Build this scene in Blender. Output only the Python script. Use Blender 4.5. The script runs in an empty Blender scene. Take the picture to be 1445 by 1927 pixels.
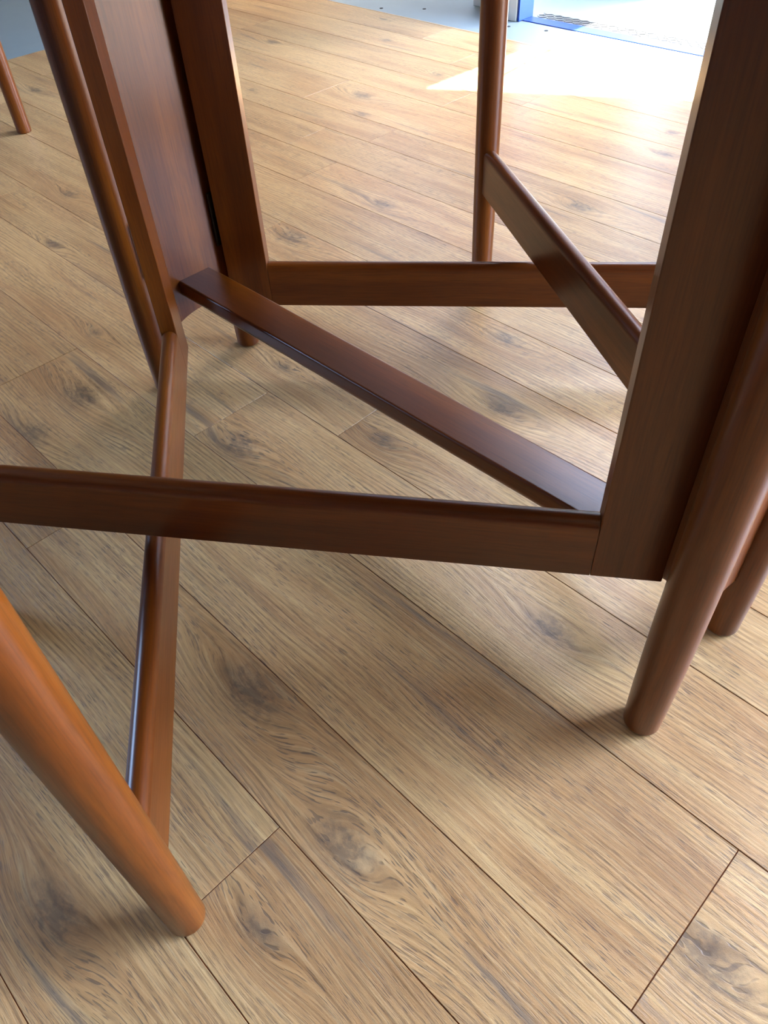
import bpy, bmesh, math, random
from mathutils import Vector, Matrix

S = bpy.context.scene
C = S.collection
R = math.radians

# ---------------------------------------------------------------- camera
# World: X along the floor planks / table length, Y towards the door wall, Z up, metres.
CAM_H = 0.65
PITCH, ROLL, YAW = 0.80613, -0.0664157, R(-47.4)
def cam_axes():
    f = Vector((0, math.cos(PITCH), -math.sin(PITCH)))
    r = Vector((1, 0, 0)); u = r.cross(f)
    r2 = math.cos(ROLL) * r + math.sin(ROLL) * u
    u2 = -math.sin(ROLL) * r + math.cos(ROLL) * u
    M = Matrix.Rotation(-YAW, 3, 'Z')
    return M @ r2, M @ u2, M @ f
_r, _u, _f = cam_axes()
cd = bpy.data.cameras.new('camera')
cd.sensor_fit = 'HORIZONTAL'; cd.sensor_width = 36.0; cd.lens = 36.0 * 1446.1 / 1445.0
cd.clip_start = 0.02; cd.clip_end = 100
cam = bpy.data.objects.new('camera', cd); C.objects.link(cam)
cam.matrix_world = Matrix(((_r.x, _u.x, -_f.x, 0), (_r.y, _u.y, -_f.y, 0), (_r.z, _u.z, -_f.z, CAM_H), (0, 0, 0, 1)))
S.camera = cam

# ---------------------------------------------------------------- sky, sun, exposure
SUN_EL, SUN_AZ = 66.0, 89.0           # azimuth measured from +X towards +Y: the sun stands outside the door
w = bpy.data.worlds.new('world'); S.world = w; w.use_nodes = True
wt = w.node_tree; wt.nodes.clear()
sky = wt.nodes.new('ShaderNodeTexSky'); sky.sky_type = 'NISHITA'
sky.sun_disc = False; sky.sun_elevation = R(SUN_EL); sky.sun_rotation = R(90 - SUN_AZ)
sky.air_density = 1.0; sky.dust_density = 1.5; sky.ozone_density = 1.0
bg = wt.nodes.new('ShaderNodeBackground'); bg.inputs[1].default_value = 1.25
wo = wt.nodes.new('ShaderNodeOutputWorld')
wt.links.new(sky.outputs[0], bg.inputs[0]); wt.links.new(bg.outputs[0], wo.inputs[0])

sl = bpy.data.lights.new('sun', 'SUN'); sl.energy = 15.0; sl.angle = R(0.53); sl.color = (1.0, 0.95, 0.87)
so = bpy.data.objects.new('sun', sl); C.objects.link(so)
sd = Vector((math.cos(R(SUN_EL)) * math.cos(R(SUN_AZ)), math.cos(R(SUN_EL)) * math.sin(R(SUN_AZ)), math.sin(R(SUN_EL))))
so.rotation_euler = sd.to_track_quat('Z', 'Y').to_euler(); so.location = sd * 8

S.view_settings.view_transform = 'Standard'
S.view_settings.look = 'None'
S.view_settings.gamma = 1.0
S.view_settings.use_curve_mapping = False
S.view_settings.exposure = 2.5

def portal(loc, rot, sx, sy):
    l = bpy.data.lights.new('portal', 'AREA'); l.shape = 'RECTANGLE'; l.size = sx; l.size_y = sy
    l.cycles.is_portal = True
    o = bpy.data.objects.new('portal', l); C.objects.link(o); o.location = loc; o.rotation_euler = rot

# ---------------------------------------------------------------- materials
class NT:
    def __init__(s, name):
        s.m = bpy.data.materials.new(name); s.m.use_nodes = True
        s.t = s.m.node_tree; s.b = s.t.nodes['Principled BSDF']
    def n(s, typ, **kw):
        nd = s.t.nodes.new(typ)
        for k, v in kw.items(): setattr(nd, k, v)
        return nd
    def put(s, sock, v):
        if isinstance(v, bpy.types.NodeSocket): s.t.links.new(v, sock)
        elif v is not None: sock.default_value = v
    def math(s, op, a, b=None, c=None, clamp=False):
        nd = s.n('ShaderNodeMath', operation=op); nd.use_clamp = clamp
        s.put(nd.inputs[0], a); s.put(nd.inputs[1], b); s.put(nd.inputs[2], c)
        return nd.outputs[0]
    def xyz(s, x, y, z=0.0):
        nd = s.n('ShaderNodeCombineXYZ')
        for i, v in enumerate((x, y, z)): s.put(nd.inputs[i], v)
        return nd.outputs[0]
    def sep(s, v):
        nd = s.n('ShaderNodeSeparateXYZ'); s.put(nd.inputs[0], v); return nd.outputs
    def noise(s, vec, scale=1.0, detail=2.0, rough=0.5, dist=0.0):
        nd = s.n('ShaderNodeTexNoise'); s.put(nd.inputs['Vector'], vec)
        nd.inputs['Scale'].default_value = scale; nd.inputs['Detail'].default_value = detail
        nd.inputs['Roughness'].default_value = rough; nd.inputs['Distortion'].default_value = dist
        return nd.outputs['Fac']
    def ramp(s, fac, pts, interp='LINEAR'):
        nd = s.n('ShaderNodeValToRGB'); nd.color_ramp.interpolation = interp
        el = nd.color_ramp.elements
        while len(el) < len(pts): el.new(0.5)
        for e, (p, c) in zip(el, pts):
            e.position = p; e.color = (c, c, c, 1) if isinstance(c, (int, float)) else (*c, 1)
        s.put(nd.inputs[0], fac); return nd.outputs[0]
    def mix(s, fac, a, b, blend='MIX'):
        nd = s.n('ShaderNodeMix', data_type='RGBA', blend_type=blend)
        s.put(nd.inputs[0], fac)
        s.put(nd.inputs[6], (*a, 1) if isinstance(a, tuple) else a)
        s.put(nd.inputs[7], (*b, 1) if isinstance(b, tuple) else b)
        return nd.outputs[2]
    def bump(s, hgt, strength, dist):
        nd = s.n('ShaderNodeBump'); nd.inputs['Strength'].default_value = strength
        nd.inputs['Distance'].default_value = dist; s.put(nd.inputs['Height'], hgt)
        s.t.links.new(nd.outputs[0], s.b.inputs['Normal'])
    def set(s, **kw):
        for k, v in kw.items(): s.put(s.b.inputs[k.replace('_', ' ')], v)

def srgb(r, g, b):
    f = lambda c: (c / 255 / 12.92) if c / 255 <= 0.04045 else ((c / 255 + 0.055) / 1.055) ** 2.4
    return (f(r), f(g), f(b))

def plain(name, col, rough=0.6, spec=0.4, metal=0.0, var=0.08, scale=30.0, bump=0.0):
    m = NT(name)
    tc = m.n('ShaderNodeTexCoord').outputs['Object']
    nz = m.noise(tc, scale, 4, 0.6)
    lo = tuple(c * (1 - var) for c in col); hi = tuple(min(1, c * (1 + var)) for c in col)
    m.put(m.b.inputs['Base Color'], m.mix(nz, lo, hi))
    m.set(Roughness=rough, Metallic=metal, Specular_IOR_Level=spec)
    if bump: m.bump(nz, bump, 0.002)
    return m.m

def wood_floor():
    m = NT('oak_plank')
    tc = m.n('ShaderNodeTexCoord').outputs['Object']
    rnd = m.n('ShaderNodeObjectInfo').outputs['Random']
    x, y, z = m.sep(tc)
    off = m.math('MULTIPLY', rnd, 37.0)
    xo = m.math('ADD', x, off)
    # broad wander of the grain
    wv = m.noise(m.xyz(m.math('MULTIPLY', xo, 2.2), m.math('MULTIPLY', y, 9.0), off), 1.0, 2, 0.5)
    yy = m.math('ADD', y, m.math('MULTIPLY', m.math('SUBTRACT', wv, 0.5), 0.035))
    dark = None
    for k in ('knot_a', 'knot_b'):
        at = m.n('ShaderNodeAttribute', attribute_type='OBJECT', attribute_name=k).outputs['Vector']
        kx, ky, ks = m.sep(at)
        wob = m.noise(m.xyz(xo, m.math('MULTIPLY', y, 1.6), 3.0), 85.0, 4, 0.65)
        ry = m.math('SUBTRACT', y, ky)
        dx = m.math('DIVIDE', m.math('SUBTRACT', x, kx), m.math('MULTIPLY', ks, 2.6))
        dy = m.math('DIVIDE', ry, ks)
        d2 = m.math('ADD', m.math('MULTIPLY', dx, dx), m.math('MULTIPLY', dy, dy))
        e = m.math('EXPONENT', m.math('MULTIPLY', d2, -0.55))
        yy = m.math('SUBTRACT', yy, m.math('MULTIPLY', m.math('MULTIPLY', ry, e), 0.85))
        yy = m.math('ADD', yy, m.math('MULTIPLY', m.math('MULTIPLY', ks, e), 0.55))
        near = e if dark is None else m.math('MAXIMUM', near, e)
        dx2 = m.math('MULTIPLY', dx, 2.2); dy2 = m.math('MULTIPLY', dy, 1.5)
        q = m.math('ADD', m.math('MULTIPLY', dx2, dx2), m.math('MULTIPLY', dy2, dy2))
        q = m.math('ADD', q, m.math('MULTIPLY', m.math('SUBTRACT', wob, 0.5), 3.0))
        core = m.math('EXPONENT', m.math('MULTIPLY', q, -1.3), clamp=True)
        dark = core if dark is None else m.math('MAXIMUM', dark, core)
    fx = m.math('MULTIPLY', xo, 1.0)
    # colour zones along the board
    zone = m.noise(m.xyz(m.math('MULTIPLY', fx, 2.0), m.math('MULTIPLY', yy, 22.0), off), 1.0, 3, 0.55)
    col = m.ramp(zone, [(0.27, srgb(150, 96, 50)), (0.42, srgb(194, 138, 80)), (0.58, srgb(228, 182, 118)), (0.76, srgb(172, 114, 64))])
    # growth rings: thin darker lines that follow the warped grain
    rn = m.noise(m.xyz(m.math('MULTIPLY', fx, 5.0), m.math('MULTIPLY', yy, 30.0), 2.0), 1.0, 3, 0.6)
    ph = m.math('ADD', m.math('MULTIPLY', yy, 1100.0), m.math('MULTIPLY', rn, 11.0))
    ring = m.math('POWER', m.math('MULTIPLY_ADD', m.math('SINE', ph), 0.5, 0.5), 2.4)
    rmask = m.ramp(m.noise(m.xyz(m.math('MULTIPLY', fx, 3.0), m.math('MULTIPLY', yy, 26.0), 9.0), 1.0, 2, 0.5), [(0.34, 0.15), (0.58, 1.0)])
    rmask = m.math('MAXIMUM', rmask, m.math('MULTIPLY', near, 1.1))
    brk = m.ramp(m.noise(m.xyz(m.math('MULTIPLY', fx, 60.0), m.math('MULTIPLY', yy, 420.0), 5.0), 1.0, 2, 0.6), [(0.36, 0.35), (0.62, 1.0)])
    rfac = m.math('MULTIPLY', m.math('MULTIPLY', ring, rmask), brk)
    col = m.mix(m.math('MULTIPLY', rfac, 0.95), col, srgb(88, 60, 38))
    # fine grain
    fine = m.noise(m.xyz(m.math('MULTIPLY', fx, 14.0), m.math('MULTIPLY', yy, 620.0), off), 1.0, 3, 0.65)
    col = m.mix(0.5, col, m.ramp(fine, [(0.25, srgb(122, 84, 52)), (0.5, srgb(200, 152, 100)), (0.75, srgb(244, 206, 150))]), 'MIX')
    # short dark pores
    pore = m.noise(m.xyz(m.math('MULTIPLY', fx, 62.0), m.math('MULTIPLY', yy, 1250.0), 1.0), 1.0, 1, 0.5)
    pf = m.ramp(pore, [(0.57, 0.0), (0.63, 1.0)])
    pm = m.ramp(m.noise(m.xyz(m.math('MULTIPLY', fx, 4.0), m.math('MULTIPLY', yy, 40.0), 4.0), 1.0, 2, 0.5), [(0.35, 0.25), (0.6, 0.9)])
    pfac = m.math('MULTIPLY', pf, pm)
    col = m.mix(m.math('MULTIPLY', pfac, 0.75), col, srgb(88, 74, 66))
    # smoky streaks and knots
    st = m.noise(m.xyz(m.math('MULTIPLY', fx, 2.6), m.math('MULTIPLY', yy, 46.0), 7.0), 1.0, 4, 0.6)
    sf = m.ramp(st, [(0.60, 0.0), (0.72, 0.8)])
    col = m.mix(sf, col, srgb(120, 100, 84))
    col = m.mix(m.math('MULTIPLY', dark, 0.66), col, srgb(88, 76, 68))
    # whole-board tone
    hs = m.n('ShaderNodeHueSaturation')
    hs.inputs['Saturation'].default_value = 0.95; hs.inputs['Hue'].default_value = 0.5055
    m.put(hs.inputs['Value'], m.math('MULTIPLY_ADD', m.math('FRACT', m.math('MULTIPLY', rnd, 7.31)), 0.16, 0.69))
    m.put(hs.inputs['Color'], col)
    m.put(m.b.inputs['Base Color'], hs.outputs[0])
    emb = m.noise(m.xyz(m.math('MULTIPLY', x, 900.0), m.math('MULTIPLY', y, 900.0), 0.0), 1.0, 2, 0.6)
    hgt = m.math('SUBTRACT', m.math('MULTIPLY', emb, 0.5), m.math('ADD', pfac, m.math('MULTIPLY', rfac, 0.5)))
    m.bump(hgt, 0.35, 0.0006)
    m.set(Roughness=m.math('MULTIPLY_ADD', fine, 0.14, 0.25), Specular_IOR_Level=0.62)
    return m.m

def teak(name, axis):
    m = NT(name)
    tc = m.n('ShaderNodeTexCoord').outputs['Object']
    rnd = m.n('ShaderNodeObjectInfo').outputs['Random']
    x, y, z = m.sep(tc)
    if axis == 'Z': lx, a, b = z, x, y
    else: lx, a, b = x, y, z
    off = m.math('MULTIPLY', rnd, 23.0)
    l = m.math('ADD', lx, off)
    broad = m.noise(m.xyz(m.math('MULTIPLY', l, 1.6), m.math('MULTIPLY', a, 26.0), m.math('MULTIPLY', b, 26.0)), 1.0, 3, 0.55)
    fine = m.noise(m.xyz(m.math('MULTIPLY', l, 26.0), m.math('MULTIPLY', a, 620.0), m.math('MULTIPLY', b, 620.0)), 1.0, 3, 0.65)
    col = m.ramp(broad, [(0.30, srgb(76, 33, 5)), (0.52, srgb(103, 49, 8)), (0.72, srgb(127, 67, 12))])
    col = m.mix(m.ramp(fine, [(0.42, 0.0), (0.70, 0.42)]), col, srgb(50, 19, 3))
    m.put(m.b.inputs['Base Color'], col)
    m.set(Roughness=m.math('MULTIPLY_ADD', fine, 0.08, 0.27), Specular_IOR_Level=0.42)
    m.set(Coat_Weight=0.1, Coat_Roughness=0.2)
    m.bump(fine, 0.08, 0.0005)
    return m.m

M_FLOOR = wood_floor()
M_TV = teak('teak_upright', 'Z')
M_TH = teak('teak_lengthwise', 'X')
M_GAP = plain('plank_joint', srgb(112, 64, 36), 0.8, 0.2)
M_GREY = plain('grey_screed', srgb(124, 134, 134), 0.55, 0.4, var=0.10, scale=7.0, bump=0.1)
M_WHITE = plain('white_paint', srgb(236, 236, 230), 0.5, 0.4, var=0.03)
M_WALL = plain('wall_paint', srgb(225, 222, 214), 0.8, 0.3, var=0.03, scale=8)
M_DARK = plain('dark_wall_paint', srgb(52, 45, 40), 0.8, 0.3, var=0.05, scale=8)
M_CEIL = plain('ceiling_paint', srgb(190, 178, 160), 0.9, 0.2, var=0.02, scale=8)
M_BLUE = plain('blue_paint', srgb(8, 58, 140), 0.4, 0.5, var=0.06)
M_METAL = plain('tread_metal', srgb(140, 142, 142), 0.35, 0.5, metal=0.9, var=0.12, scale=60)
M_CONC = plain('outdoor_concrete', srgb(46, 48, 52), 0.85, 0.3, var=0.14, scale=22, bump=0.3)
M_HINGE = plain('dark_metal', srgb(46, 40, 34), 0.38, 0.5, metal=0.85, var=0.2, scale=80)
M_STEEL = plain('pale_steel', srgb(190, 186, 176), 0.3, 0.5, metal=0.9)
M_FELT = plain('felt_pad', srgb(196, 190, 168), 0.9, 0.1)
M_BLOCK = plain('pale_blocker', srgb(196, 190, 180), 0.9, 0.2, var=0.1, scale=10)
M_GLARE_BLOCK = plain('grey_blocker', srgb(112, 112, 120), 0.9, 0.2, var=0.15, scale=6)
M_SHADE = plain('hole_shade', srgb(40, 38, 36), 0.7, 0.3)

# ---------------------------------------------------------------- mesh helpers
def link(name, me, mat, parent=None, loc=(0, 0, 0), rotz=0.0):
    o = bpy.data.objects.new(name, me); C.objects.link(o)
    if mat is not None and not me.materials: me.materials.append(mat)
    o.location = loc; o.rotation_euler = (0, 0, rotz)
    if parent is not None: o.parent = parent
    return o

def bm_mesh(bm, name, smooth=None):
    bmesh.ops.recalc_face_normals(bm, faces=bm.faces)
    me = bpy.data.meshes.new(name); bm.to_mesh(me); bm.free()
    if smooth is not None:
        for p in me.polygons: p.use_smooth = True
        me.set_sharp_from_angle(angle=R(smooth))
    return me

def box_bm(x0, x1, y0, y1, z0, z1, bev=0.0, seg=2, bm=None):
    own = bm is None
    if own: bm = bmesh.new()
    r = bmesh.ops.create_cube(bm, size=1.0)
    for v in r['verts']:
        v.co = Vector(((x0 + x1) / 2 + v.co.x * (x1 - x0), (y0 + y1) / 2 + v.co.y * (y1 - y0), (z0 + z1) / 2 + v.co.z * (z1 - z0)))
    if bev:
        es = list({e for v in r['verts'] for e in v.link_edges})
        bmesh.ops.bevel(bm, geom=es, offset=bev, segments=seg, profile=0.5, affect='EDGES')
    return bm

def box(name, x0, x1, y0, y1, z0, z1, mat, parent=None, bev=0.0, seg=2):
    return link(name, bm_mesh(box_bm(x0, x1, y0, y1, z0, z1, bev, seg), name), mat, parent)

def lathe(profile, segs=48):
    bm = bmesh.new(); rings = []
    for r, z in profile:
        if r < 1e-6: rings.append([bm.verts.new((0, 0, z))])
        else: rings.append([bm.verts.new((r * math.cos(2 * math.pi * i / segs), r * math.sin(2 * math.pi * i / segs), z)) for i in range(segs)])
    for a, b in zip(rings, rings[1:]):
        for i in range(segs):
            j = (i + 1) % segs
            if len(a) == 1: bm.faces.new((a[0], b[j], b[i]))
            elif len(b) == 1: bm.faces.new((a[i], a[j], b[0]))
            else: bm.faces.new((a[i], a[j], b[j], b[i]))
    return bm

def extrude_poly(pts, axis, a0, a1, bev=0.0):
    """pts: 2-D outline; axis 'X': outline is (y,z) swept along x; 'Z': outline (x,y) swept along z."""
    bm = bmesh.new()
    def P(p, a): return (a, p[0], p[1]) if axis == 'X' else (p[0], p[1], a)
    A = [bm.verts.new(P(p, a0)) for p in pts]; B = [bm.verts.new(P(p, a1)) for p in pts]
    n = len(pts)
    bm.faces.new(A); bm.faces.new(B[::-1])
    for i in range(n): bm.faces.new((A[i], A[(i + 1) % n], B[(i + 1) % n], B[i]))
    return bm

def tag(o, label=None, cat=None, group=None, kind=None):
    if label: o['label'] = label
    if cat: o['category'] = cat
    if group: o['group'] = group
    if kind: o['kind'] = kind
    return o

def empty(name, loc=(0, 0, 0), rotz=0.0):
    o = bpy.data.objects.new(name, None); C.objects.link(o); o.location = loc; o.rotation_euler = (0, 0, rotz)
    o.empty_display_size = 0.1
    return o

# ---------------------------------------------------------------- room shell
WALL_Y = 2.12            # inner face of the door wall
X0, X1, Y0 = -3.60, 3.20, -2.6
CEIL = 2.65
WT = 0.058                # thickness of the door wall
LAM_Y, LAM_X = 1.950, -2.538   # edges of the wood floor

def struct(o): return tag(o, kind='structure')

# grey bare floor that shows beyond the wood planks (one slab, planks lie on it)
fl = struct(box('floor', X0, X1, Y0, 2.9, -0.10, -0.004, M_GREY))

def clip(poly, f):
    out = []
    for i in range(len(poly)):
        a, b = poly[i], poly[(i + 1) % len(poly)]
        fa, fb = f(a), f(b)
        if fa >= 0: out.append(a)
        if (fa >= 0) != (fb >= 0):
            t = fa / (fa - fb); out.append((a[0] + (b[0] - a[0]) * t, a[1] + (b[1] - a[1]) * t))
    return out

PD = R(-0.435)           # planks are laid a hair off the wall direction
def p2w(t, n): return (t * math.cos(PD) - n * math.sin(PD), t * math.sin(PD) + n * math.cos(PD))
ROWS = [-.95, -.82, -.70, -.60, -.46, -.345, -.235, -.122, -.008, .098, .190, .346, .474, .577, .717, .819, .954, 1.067, 1.183, 1.276, 1.438, 1.555, 1.68, 1.80, 1.93, 2.04]
ENDS = {.346: -.745, .098: -.725, .190: .017, -.008: -.266, .474: -.604, .717: -1.132, .954: -1.253, 1.183: -1.28,
        1.276: -1.607, 1.438: -1.296, 1.555: -1.153, 1.68: -1.486, 1.80: -1.697}
KNOTS = [(-0.215, 0.124, 0.03), (-0.216, 0.036, 0.018), (-0.388, 0.162, 0.035), (-0.688, 0.375, 0.03), (-0.94, 0.288, 0.035), (-0.915, 0.202, 0.03), (-1.069, 0.388, 0.012), (-1.391, 0.487, 0.02), (-1.566, 0.616, 0.02), (-1.037, 0.988, 0.02), (-1.072, 0.79, 0.03), (-1.501, 1.376, 0.03), (-0.747, 1.211, 0.025), (-0.582, 0.79, 0.02), (-0.48, 0.659, 0.025), (-0.775, 0.526, 0.015), (-0.638, 0.51, 0.015), (-0.553, 0.507, 0.02), (-0.22, 0.418, 0.025), (-0.015, 0.389, 0.02), (-0.088, 0.24, 0.01), (0.04, 0.258, 0.035), (-0.281, 0.272, 0.02), (-0.343, -0.072, 0.03), (-0.371, 0.25, 0.02), (-1.41, 1.289, 0.02), (-0.755, 1.514, 0.02)]
PLEN, GAP = 1.068, 0.00045
rng = random.Random(5)
planks = 0
for i in range(len(ROWS) - 1):
    n0, n1 = ROWS[i], ROWS[i + 1]
    e0 = ENDS.get(n0, -1.0 + rng.random() * PLEN)
    k0 = math.floor((LAM_X - 0.2 - e0) / PLEN)
    k = k0
    while e0 + k * PLEN < 1.6:
        t0, t1 = e0 + k * PLEN, e0 + (k + 1) * PLEN; k += 1
        tc_, nc_ = (t0 + t1) / 2, (n0 + n1) / 2
        poly = [(t0 + GAP, n0 + GAP), (t1 - GAP, n0 + GAP), (t1 - GAP, n1 - GAP), (t0 + GAP, n1 - GAP)]
        poly = clip(poly, lambda p: LAM_Y - p2w(*p)[1])
        poly = clip(poly, lambda p: p2w(*p)[0] - LAM_X)
        if len(poly) < 3: continue
        area = abs(sum(poly[j][0] * poly[(j + 1) % len(poly)][1] - poly[(j + 1) % len(poly)][0] * poly[j][1] for j in range(len(poly)))) / 2
        if area < 2e-4: continue
        loc = [(p[0] - tc_, p[1] - nc_) for p in poly]
        cx = sum(p[0] for p in loc) / len(loc); cy = sum(p[1] for p in loc) / len(loc)
        hx = max(abs(p[0] - cx) for p in loc); hy = max(abs(p[1] - cy) for p in loc)
        ins = lambda p, d: (cx + (p[0] - cx) * (1 - d / max(hx, .01)), cy + (p[1] - cy) * (1 - d / max(hy, .01)))
        bm = bmesh.new()
        lv = [bm.verts.new((p[0], p[1], -0.004)) for p in loc]
        mv = [bm.verts.new((p[0], p[1], -0.0003)) for p in loc]
        tv = [bm.verts.new((*ins(p, 0.0003), 0.0)) for p in loc]
        m_ = len(loc)
        bm.faces.new(tv)
        for j in range(m_):
            q = (j + 1) % m_
            bm.faces.new((lv[j], lv[q], mv[q], mv[j])); bm.faces.new((mv[j], mv[q], tv[q], tv[j]))
        me = bm_mesh(bm, 'plank'); me.materials.append(M_FLOOR)
        o = link('plank', me, None, fl, (*p2w(tc_, nc_), 0.0), PD)
        ks = [(a - tc_, b - nc_, s) for a, b, s in KNOTS if t0 < a < t1 and n0 < b < n1]
        if not ks and rng.random() < 0.7:
            ks = [(rng.uniform(-.45, .45), rng.uniform(-.3, .3) * (n1 - n0), rng.uniform(.01, .026))]
        ks = ks[:2] + [(9.0, 9.0, 0.02)] * (2 - len(ks[:2]))
        o['knot_a'] = ks[0]; o['knot_b'] = ks[1]
        planks += 1
# dark joint filler under the planks
jf = box('joint_bed', LAM_X, 1.6, -1.0, LAM_Y, -0.0039, -0.0009, M_GAP, fl)

def wall_with_holes(name, x0, x1, y0, y1, z0, z1, holes, along, mat):
    """One wall mesh built from blocks round its openings. along: 'X' or 'Y'. holes: (a0,a1,z0,z1)."""
    bm = bmesh.new(); a0, a1 = (x0, x1) if along == 'X' else (y0, y1)
    def blk(p, q, zz0, zz1):
        if q - p < 1e-4 or zz1 - zz0 < 1e-4: return
        if along == 'X': box_bm(p, q, y0, y1, zz0, zz1, bm=bm)
        else: box_bm(x0, x1, p, q, zz0, zz1, bm=bm)
    cur = a0
    for (h0, h1, hz0, hz1) in sorted(holes):
        blk(cur, h0, z0, z1); blk(h0, h1, z0, hz0); blk(h0, h1, hz1, z1); cur = h1
    blk(cur, a1, z0, z1)
    return struct(link(name, bm_mesh(bm, name), mat))

DX0, DX1, DZ = -1.575, -0.79, 2.25       # door opening
WX0, WX1, WZ0, WZ1 = 0.60, 3.08, 0.10, 2.56
wall_with_holes('wall_back', -1.72, X1, WALL_Y + 0.006, WALL_Y + WT, -0.004, CEIL,
                [(DX0, DX1, -0.004, DZ), (WX0, WX1, WZ0, WZ1)], 'X', M_WALL)
wall_with_holes('wall_recess', X0, -1.72, 2.90, 3.02, -0.10, CEIL, [(-3.27, -2.17, 0.9, 2.3)], 'X', M_WALL)
wall_with_holes('wall_return', -1.80, -1.72, WALL_Y + WT, 2.90, -0.004, CEIL, [], 'Y', M_WALL)
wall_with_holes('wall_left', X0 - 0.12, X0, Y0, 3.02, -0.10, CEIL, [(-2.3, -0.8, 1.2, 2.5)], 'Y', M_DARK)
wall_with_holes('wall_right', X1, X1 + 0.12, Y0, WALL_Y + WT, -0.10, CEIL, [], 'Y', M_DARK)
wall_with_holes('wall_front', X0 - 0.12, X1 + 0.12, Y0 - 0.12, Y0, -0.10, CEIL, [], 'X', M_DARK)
struct(link('ceiling', bm_mesh(extrude_poly([(X0 - 0.12, Y0 - 0.12), (X1 + 0.12, Y0 - 0.12), (X1 + 0.12, WALL_Y + WT), (-1.72, WALL_Y + WT), (-1.72, 3.02), (X0 - 0.12, 3.02)], 'Z', CEIL, CEIL + 0.1), 'ceiling'), M_CEIL))
portal(((DX0 + DX1) / 2, WALL_Y + WT, DZ / 2), (R(90), 0, R(180)), DX1 - DX0, DZ)
portal(((WX0 + WX1) / 2, WALL_Y + WT, (WZ0 + WZ1) / 2), (R(90), 0, R(180)), WX1 - WX0, WZ1 - WZ0)
portal((X0 - 0.12, -1.55, 1.85), (R(90), 0, R(-90)), 1.5, 1.3)
portal((-2.72, 3.02, 1.6), (R(90), 0, R(180)), 1.1, 1.4)

# door: white jamb with blue painted reveal, blue sill strip, tread-plate threshold
door = struct(empty('door_1', ((DX0 + DX1) / 2, WALL_Y, 0)))
def dpart(name, bm, mat, smooth=40):
    o = link(name, bm_mesh(bm, name), mat, door)
    o.matrix_parent_inverse = Matrix.Translation(-door.location)
    return o
for s, jx in ((1, DX0), (-1, DX1)):
    a, b = (jx - 0.115, jx - 0.003) if s == 1 else (jx + 0.003, jx + 0.115)
    dpart('door_jamb', box_bm(a, b, WALL_Y - 0.012, WALL_Y + 0.005, -0.004, DZ + 0.08, 0.0015), M_WHITE)
    a, b = (jx - 0.002, jx + 0.006) if s == 1 else (jx - 0.006, jx + 0.002)
    dpart('blue_reveal', box_bm(a, b, WALL_Y - 0.010, WALL_Y + 0.058, -0.003, DZ, 0.0015), M_BLUE)
dpart('door_head', box_bm(DX0 - 0.001, DX1 + 0.001, WALL_Y - 0.012, WALL_Y + 0.005, DZ + 0.001, DZ + 0.08, 0.0015), M_WHITE)
dpart('blue_sill', box_bm(DX0 + 0.007, DX1 - 0.007, WALL_Y + 0.006, WALL_Y + 0.053, -0.0045, -0.0015, 0.001), M_BLUE)
bm = box_bm(DX0 + 0.007, DX1 - 0.007, WALL_Y + 0.056, WALL_Y + 0.110, -0.012, -0.003, 0.0012)
thr = dpart('threshold_plate', bm, M_METAL)
bm = bmesh.new()                       # raised tread pattern
k = 0; px_ = DX0 + 0.02
while px_ < DX1 - 0.02:
    for r_ in range(3):
        cy_ = WALL_Y + 0.066 + r_ * 0.017; ang = R(38 if (k + r_) % 2 else -38)
        before = set(bm.verts)
        box_bm(-0.008, 0.008, -0.0016, 0.0016, -0.0032, -0.0014, bm=bm)
        new = [v for v in bm.verts if v not in before]
        bmesh.ops.rotate(bm, cent=(0, 0, 0), matrix=Matrix.Rotation(ang, 3, 'Z'), verts=new)
        bmesh.ops.translate(bm, vec=(px_, cy_, 0), verts=new)
    px_ += 0.0155; k += 1
tp = link('tread_pattern', bm_mesh(bm, 'tread_pattern'), M_METAL, thr); tag(tp, kind='stuff')
st_ = lathe([(0, 0), (0.0065, 0), (0.0065, 0.60), (0, 0.60)], 12)
bmesh.ops.rotate(st_, cent=(0, 0, 0), matrix=Matrix.Rotation(R(3.4), 3, 'Y'), verts=st_.verts)
bmesh.ops.translate(st_, vec=(-1.328, WALL_Y + 0.075, 0.58), verts=st_.verts)
dpart('shadow_rod', st_, M_STEEL)  # unseen rod added to cast the thin line in the sun patch
SC = bm_mesh(lathe([(0, -0.0042), (0.0055, -0.0042), (0.0055, -0.0030), (0.003, -0.0026), (0, -0.0026)], 16), 'screw_hole', 40); SC.materials.append(M_SHADE)
for sx_, sy_ in ((-1.600, 2.060), (-1.566, 2.058), (-1.452, 2.085), (-1.90, 2.06), (-2.02, 1.99)): link('screw_hole', SC, None, fl, (sx_, sy_, 0))  # flush dark discs: the shade inside screw holes, put in as colour
# window frame in the door wall (right of the frame) and the recess; the left-wall one is added
def window(name, loc, along, a0, a1, z0, z1, depth):
    r = struct(empty(name, loc))
    def bar(nm, p, q, zz0, zz1):
        x0, x1, y0, y1 = (p, q, depth[0], depth[1]) if along == 'X' else (depth[0], depth[1], p, q)
        o = box(nm, x0, x1, y0, y1, zz0, zz1, M_WHITE, r, 0.002); o.matrix_parent_inverse = Matrix.Translation(-r.location)
    bar('window_sill', a0 - 0.03, a1 + 0.03, z0 - 0.03, z0)
    bar('window_frame', a0, a0 + 0.05, z0, z1); bar('window_frame', a1 - 0.05, a1, z0, z1)
    bar('window_frame', a0 + 0.05, a1 - 0.05, z1 - 0.05, z1)
    mid = (a0 + a1) / 2
    bar('window_mullion', mid - 0.025, mid + 0.025, z0, z1 - 0.05)
window('window_1', ((WX0 + WX1) / 2, WALL_Y, WZ0), 'X', WX0, WX1, WZ0, WZ1, (WALL_Y + 0.012, WALL_Y + 0.052))
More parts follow.
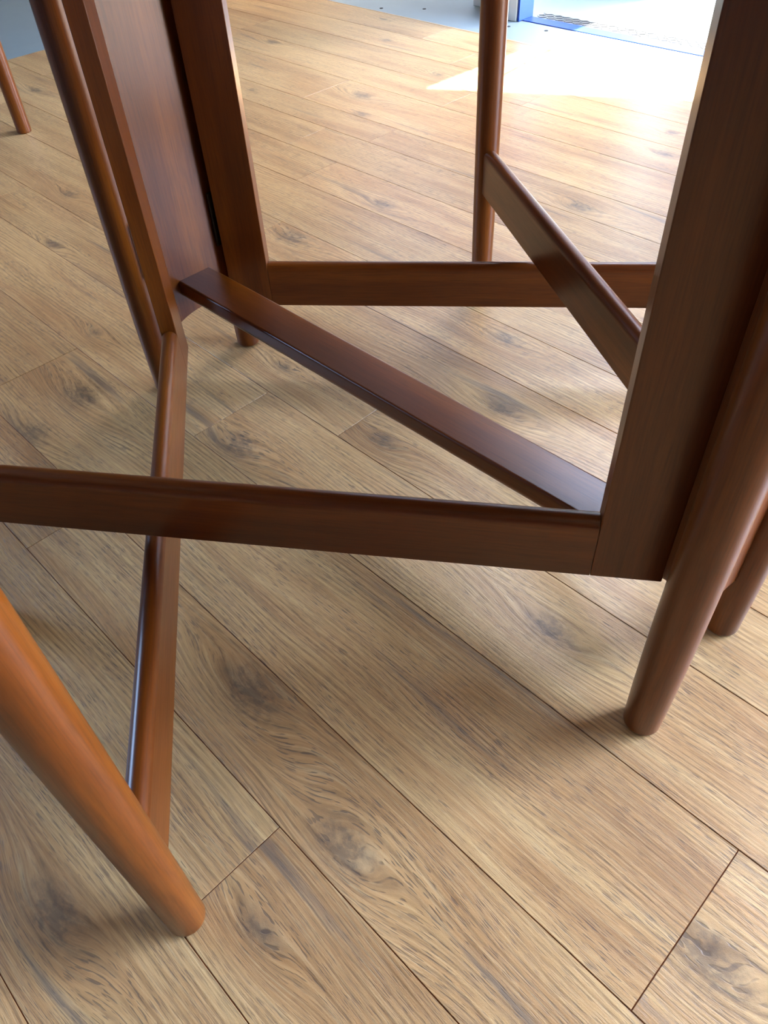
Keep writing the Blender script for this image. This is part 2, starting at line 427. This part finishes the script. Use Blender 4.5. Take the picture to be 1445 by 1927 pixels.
window('window_2', (-2.72, 2.96, 0.9), 'X', -3.27, -2.17, 0.9, 2.3, (2.93, 2.98))


window('fill_window', (X0 - 0.06, -1.55, 1.2), 'Y', -2.3, -0.8, 1.2, 2.5, (X0 - 0.09, X0 - 0.04))  # unseen opening added to fill light on the left floor

# outdoors
struct(box('ground', -8, 10, WALL_Y + 0.112, 14, -0.12, -0.014, M_CONC))
struct(box('ground_side', X1 + 0.12, 12, -12, WALL_Y + 0.111, -0.12, -0.014, M_CONC))
# unseen block added left of the door to throw the straight shadow edge
struct(box('shadow_block', -1.75, -1.378, 2.53, 2.75, -0.014, 2.30, M_BLOCK))
struct(box('glare_block', -10.0, 0.0, 5.6, 5.9, -0.014, 4.8, M_GLARE_BLOCK))  # unseen block added to cut low sky glare through the door
# unseen sheet added over the door; its askew edge cuts the sun patch
cz = 3.0; tn = math.tan(R(SUN_EL))
def cedge(x): return 1.517 + (x + 1.39) * (1.817 - 1.517) / 0.539 + (cz) / tn
bm = extrude_poly([(-2.2, WALL_Y + WT + 0.001), (0.0, WALL_Y + WT + 0.001), (0.0, cedge(0.0)), (-1.40, cedge(-1.40)), (-2.2, cedge(-1.40))], 'Z', cz, cz + 0.05)
struct(link('sun_cut_sheet', bm_mesh(bm, 'sun_cut_sheet'), M_BLOCK))

# ---------------------------------------------------------------- gateleg table
LEG_R, GLEG_R = 0.0190, 0.0163
XL, XR, YN, YF, YC = -0.860, -0.0985, 0.392, 0.538, 0.465
TOP_Z = 0.690
table = empty('gateleg_table', ((XL + XR) / 2, YC, 0))
tag(table, 'reddish brown wooden gateleg table with four swung-out gates and round legs', 'table')
tl = table.location
def tpart(name, me, mat, loc, parent=table, rotz=0.0):
    o = link(name, me, mat, parent); 
    o.location = Vector(loc) - tl; o.rotation_euler = (0, 0, rotz)
    return o

def leg_mesh(z1, r0, taper, z0=0.0015):
    """Turned leg: rounded foot edge, radius r0 at the foot, then (z, r) steps of the taper."""
    e = 0.0022
    prof = [(0, z0), (r0 - e, z0), (r0 - e * 0.6, z0 + e * 0.12), (r0 - e * 0.25, z0 + e * 0.4), (r0 - 0.0001, z0 + e), (r0, z0 + e * 2)]
    prof += [(r, z) for z, r in taper] + [(taper[-1][1], z1 - e), (taper[-1][1] - e, z1), (0, z1)]
    return bm_mesh(lathe(prof), 'leg', 40)
LEG = leg_mesh(TOP_Z - 0.002, 0.0166, [(0.05, 0.0177), (0.10, 0.0185), (0.16, 0.0190), (0.40, 0.0191)]); LEG.materials.append(M_TV)
GLEG = leg_mesh(TOP_Z - 0.002, 0.0150, [(0.10, 0.0158), (0.20, 0.0165), (0.35, 0.0172), (0.50, 0.0176)]); GLEG.materials.append(M_TV)
GL = bm_mesh(lathe([(0, 0), (0.0125, 0), (0.0125, 0.0014), (0, 0.0014)], 24), 'glide', 40); GL.materials.append(M_FELT)
for x, y in ((XL, YN), (XL, YF), (XR, YN), (XR, YF)):
    lo = tpart('leg', LEG, None, (x, y, 0))
    link('glide', GL, None, lo)

# end panels: boards between each pair of legs with an arched lower edge
def panel_mesh(x0, x1):
    n = 16; y0, y1 = YN - YC + 0.006, YF - YC - 0.006
    pts = []
    for i in range(n + 1):
        y = y0 + (y1 - y0) * i / n; pts.append((y, 0.102 - 5.4 * y * y))
    pts += [(y1, TOP_Z - 0.003), (y0, TOP_Z - 0.003)]
    return bm_mesh(extrude_poly(pts, 'X', x0, x1), 'end_panel')
pm_ = panel_mesh(-0.009, 0.009)
pm_.materials.append(M_TV)
tpart('end_panel', pm_, None, (XL + 0.0095, YC, 0))
tpart('end_panel', pm_, None, (XR - 0.0095, YC, 0))

# flat stretcher board with rounded long edges
def stretcher_mesh():
    hw, z0, z1 = 0.0255, 0.126, 0.150
    r = 0.009; pts = []
    for cx, cz_, a0 in ((hw - r, z0 + r, -90), (hw - 0.003, z1 - 0.003, 0), (-hw + 0.003, z1 - 0.003, 90), (-hw + r, z0 + r, 180)):
        rr = r if cz_ < (z0 + z1) / 2 else 0.003
        arc = [(cx + rr * math.cos(R(a0 + 15 * k)), cz_ + rr * math.sin(R(a0 + 15 * k))) for k in range(7)]
        t0_ = (math.sin(R(a0)) * 0.0006, -math.cos(R(a0)) * 0.0006); t1_ = (-math.sin(R(a0 + 90)) * 0.0006, math.cos(R(a0 + 90)) * 0.0006)
        pts += [(arc[0][0] + t0_[0], arc[0][1] + t0_[1])] + arc + [(arc[-1][0] + t1_[0], arc[-1][1] + t1_[1])]
    L = (XR - XL) / 2 - 0.0186
    return bm_mesh(extrude_poly(pts, 'X', -L, L), 'stretcher', 40)
tpart('stretcher', stretcher_mesh(), M_TH, ((XL + XR) / 2, YC, 0))

# gates
GW, GT, GH = 0.055, 0.0185, 0.060
def rail_mesh(x0, x1, z0, z1):
    h = GT / 2; pts = [(-h, z0), (h, z0), (h, z1 - h - 0.0008)]
    for k in range(13):
        a = math.pi * k / 12; pts.append((h * math.cos(a), z1 - h + h * math.sin(a)))
    pts.append((-h, z1 - h - 0.0008))
    return bm_mesh(extrude_poly(pts, 'X', x0, x1), 'gate_rail', 35)
def gate(hx, hy, ang, z0, hinge_leg, GS=0.657, off=0.0):
    """Hinged frame: post at the hinge, low and high rail, free leg at the far end."""
    post = tpart('gate_post', bm_mesh(box_bm(0.0, GW, -GT / 2, GT / 2, z0, TOP_Z - 0.006, 0.0008, 2), 'gate_post'), M_TV, (hx, hy, 0), table, ang)
    link('gate_rail', rail_mesh(GW + 0.0004, GS - GLEG_R * 0.72, z0 + 0.0005, z0 + GH), M_TH, post)
    link('gate_rail', rail_mesh(GW + 0.0004, GS - GLEG_R * 0.72, TOP_Z - 0.006 - 0.036, TOP_Z - 0.006), M_TH, post)
    g = link('gate_leg', GLEG, None, post, (GS, off, 0))
    # hinge plate fixed to the leg beside the post
    hp = bmesh.new()
    box_bm(-0.0012, 0.0012, -0.0125, 0.0125, z0 + 0.085, z0 + 0.155, 0.001, 2, bm=hp)
    s = 1 if hinge_leg[0] < hx else -1
    inner = 1 if hinge_leg[1] < YC else -1
    me = bm_mesh(hp, 'hinge', 40)
    h_ = tpart('hinge', me, M_HINGE, (hinge_leg[0] + s * (LEG_R + 0.0033), hinge_leg[1] + inner * (0.020 if z0 < 0.12 else 0.026), 0))
    pin = bm_mesh(lathe([(0, z0 + 0.085), (0.0014, z0 + 0.085), (0.0014, z0 + 0.155), (0, z0 + 0.155)], 16), 'hinge_pin', 40)
    link('hinge_pin', pin, M_HINGE, h_, (s * 0.0025, -inner * 0.0140, 0))
    if z0 > 0.12:                      # upright batten that carries the hinge between leg and post
        v = Vector((hx, hy)) + Vector((math.cos(ang), math.sin(ang))) * 0.001 - Vector(hinge_leg)
        v.normalize(); c_ = Vector(hinge_leg) + v * (LEG_R + 0.0055)
        tpart('hinge_batten', bm_mesh(box_bm(-0.0055, 0.0040, -0.0080, 0.0060, z0 + 0.013, TOP_Z - 0.006, 0.0006), 'hinge_batten'), M_TV, (c_.x, c_.y, 0), table, math.atan2(v.y, v.x))
    return post
ZA, ZB = 0.166, 0.0885
gate(-0.1315, 0.4140, R(215.69), ZA, (XR, YN))       # high gate, camera side
gate(-0.1315, 0.5160, R(147.44), ZA, (XR, YF))       # high gate, door side
gate(-0.8000, 0.3975, R(-36.53), ZB, (XL, YN), 0.6655, 0.003)       # low gate, camera side
gate(-0.8360, 0.5150, R(39.45), ZB, (XL, YF))        # low gate, door side

# fixed top and the two raised leaves, above the picture
tx0, tx1 = XL - 0.06, XR + 0.055
tz0, tz1 = TOP_Z, TOP_Z + 0.02
tpart('table_top', bm_mesh(box_bm(tx0 - tl.x, tx1 - tl.x, -0.095, 0.095, tz0, tz1, 0.003), 'table_top'), M_TH, (tl.x, tl.y, 0))
for s in (-1, 1):
    y0, y1 = sorted((s * 0.097, s * 0.475))
    tpart('table_leaf', bm_mesh(box_bm(tx0 - tl.x, tx1 - tl.x, y0, y1, tz0, tz1, 0.003), 'table_leaf'), M_TH, (tl.x, tl.y, 0))

# ---------------------------------------------------------------- chair at the left, only one leg reaches into view
ch = empty('dining_chair', (-1.962, 0.736, 0), 0)
tag(ch, 'orange-brown wooden chair, one round leg showing at the upper left', 'chair')
CL = leg_mesh(0.44, 0.0165, [(0.1, 0.0172), (0.3, 0.0180)], 0.0); CL.materials.append(M_TV)
e1 = Vector((-0.300, -0.270, 0)); e2 = Vector((0.270, -0.300, 0))
corners = [Vector((0, 0, 0)), e1, e2, e1 + e2]
for cpt in corners: link('leg', CL, None, ch, cpt)
angc = math.atan2(e1.y, e1.x); mid = (e1 + e2) / 2
seat = link('seat', bm_mesh(box_bm(-0.225, 0.225, -0.225, 0.225, 0.44, 0.475, 0.008, 3), 'seat'), M_TH, ch, mid, angc)
L1 = e1.length
for cpt in (e1 / 2, e1 / 2 + e2):
    link('apron', bm_mesh(box_bm(-L1 / 2 + 0.012, L1 / 2 - 0.012, -0.009, 0.009, 0.385, 0.438, 0.001), 'apron'), M_TH, ch, cpt, angc)
for cpt in (e2 / 2, e2 / 2 + e1):
    link('apron', bm_mesh(box_bm(-L1 / 2 + 0.012, L1 / 2 - 0.012, -0.009, 0.009, 0.385, 0.438, 0.001), 'apron'), M_TH, ch, cpt, angc + R(90))
BP = bm_mesh(lathe([(0, 0.476), (0.014, 0.476), (0.012, 0.82), (0, 0.825)]), 'back_post', 40); BP.materials.append(M_TV)
for cpt in (e1 * 0.97 + e2 * 0.03, e1 * 0.97 + e2 * 0.97): link('back_post', BP, None, ch, cpt)
link('backrest', bm_mesh(box_bm(-L1 / 2, L1 / 2, -0.009, 0.009, 0.70, 0.80, 0.006, 3), 'backrest'), M_TH, ch, e1 * 0.97 + e2 / 2, angc + R(90))
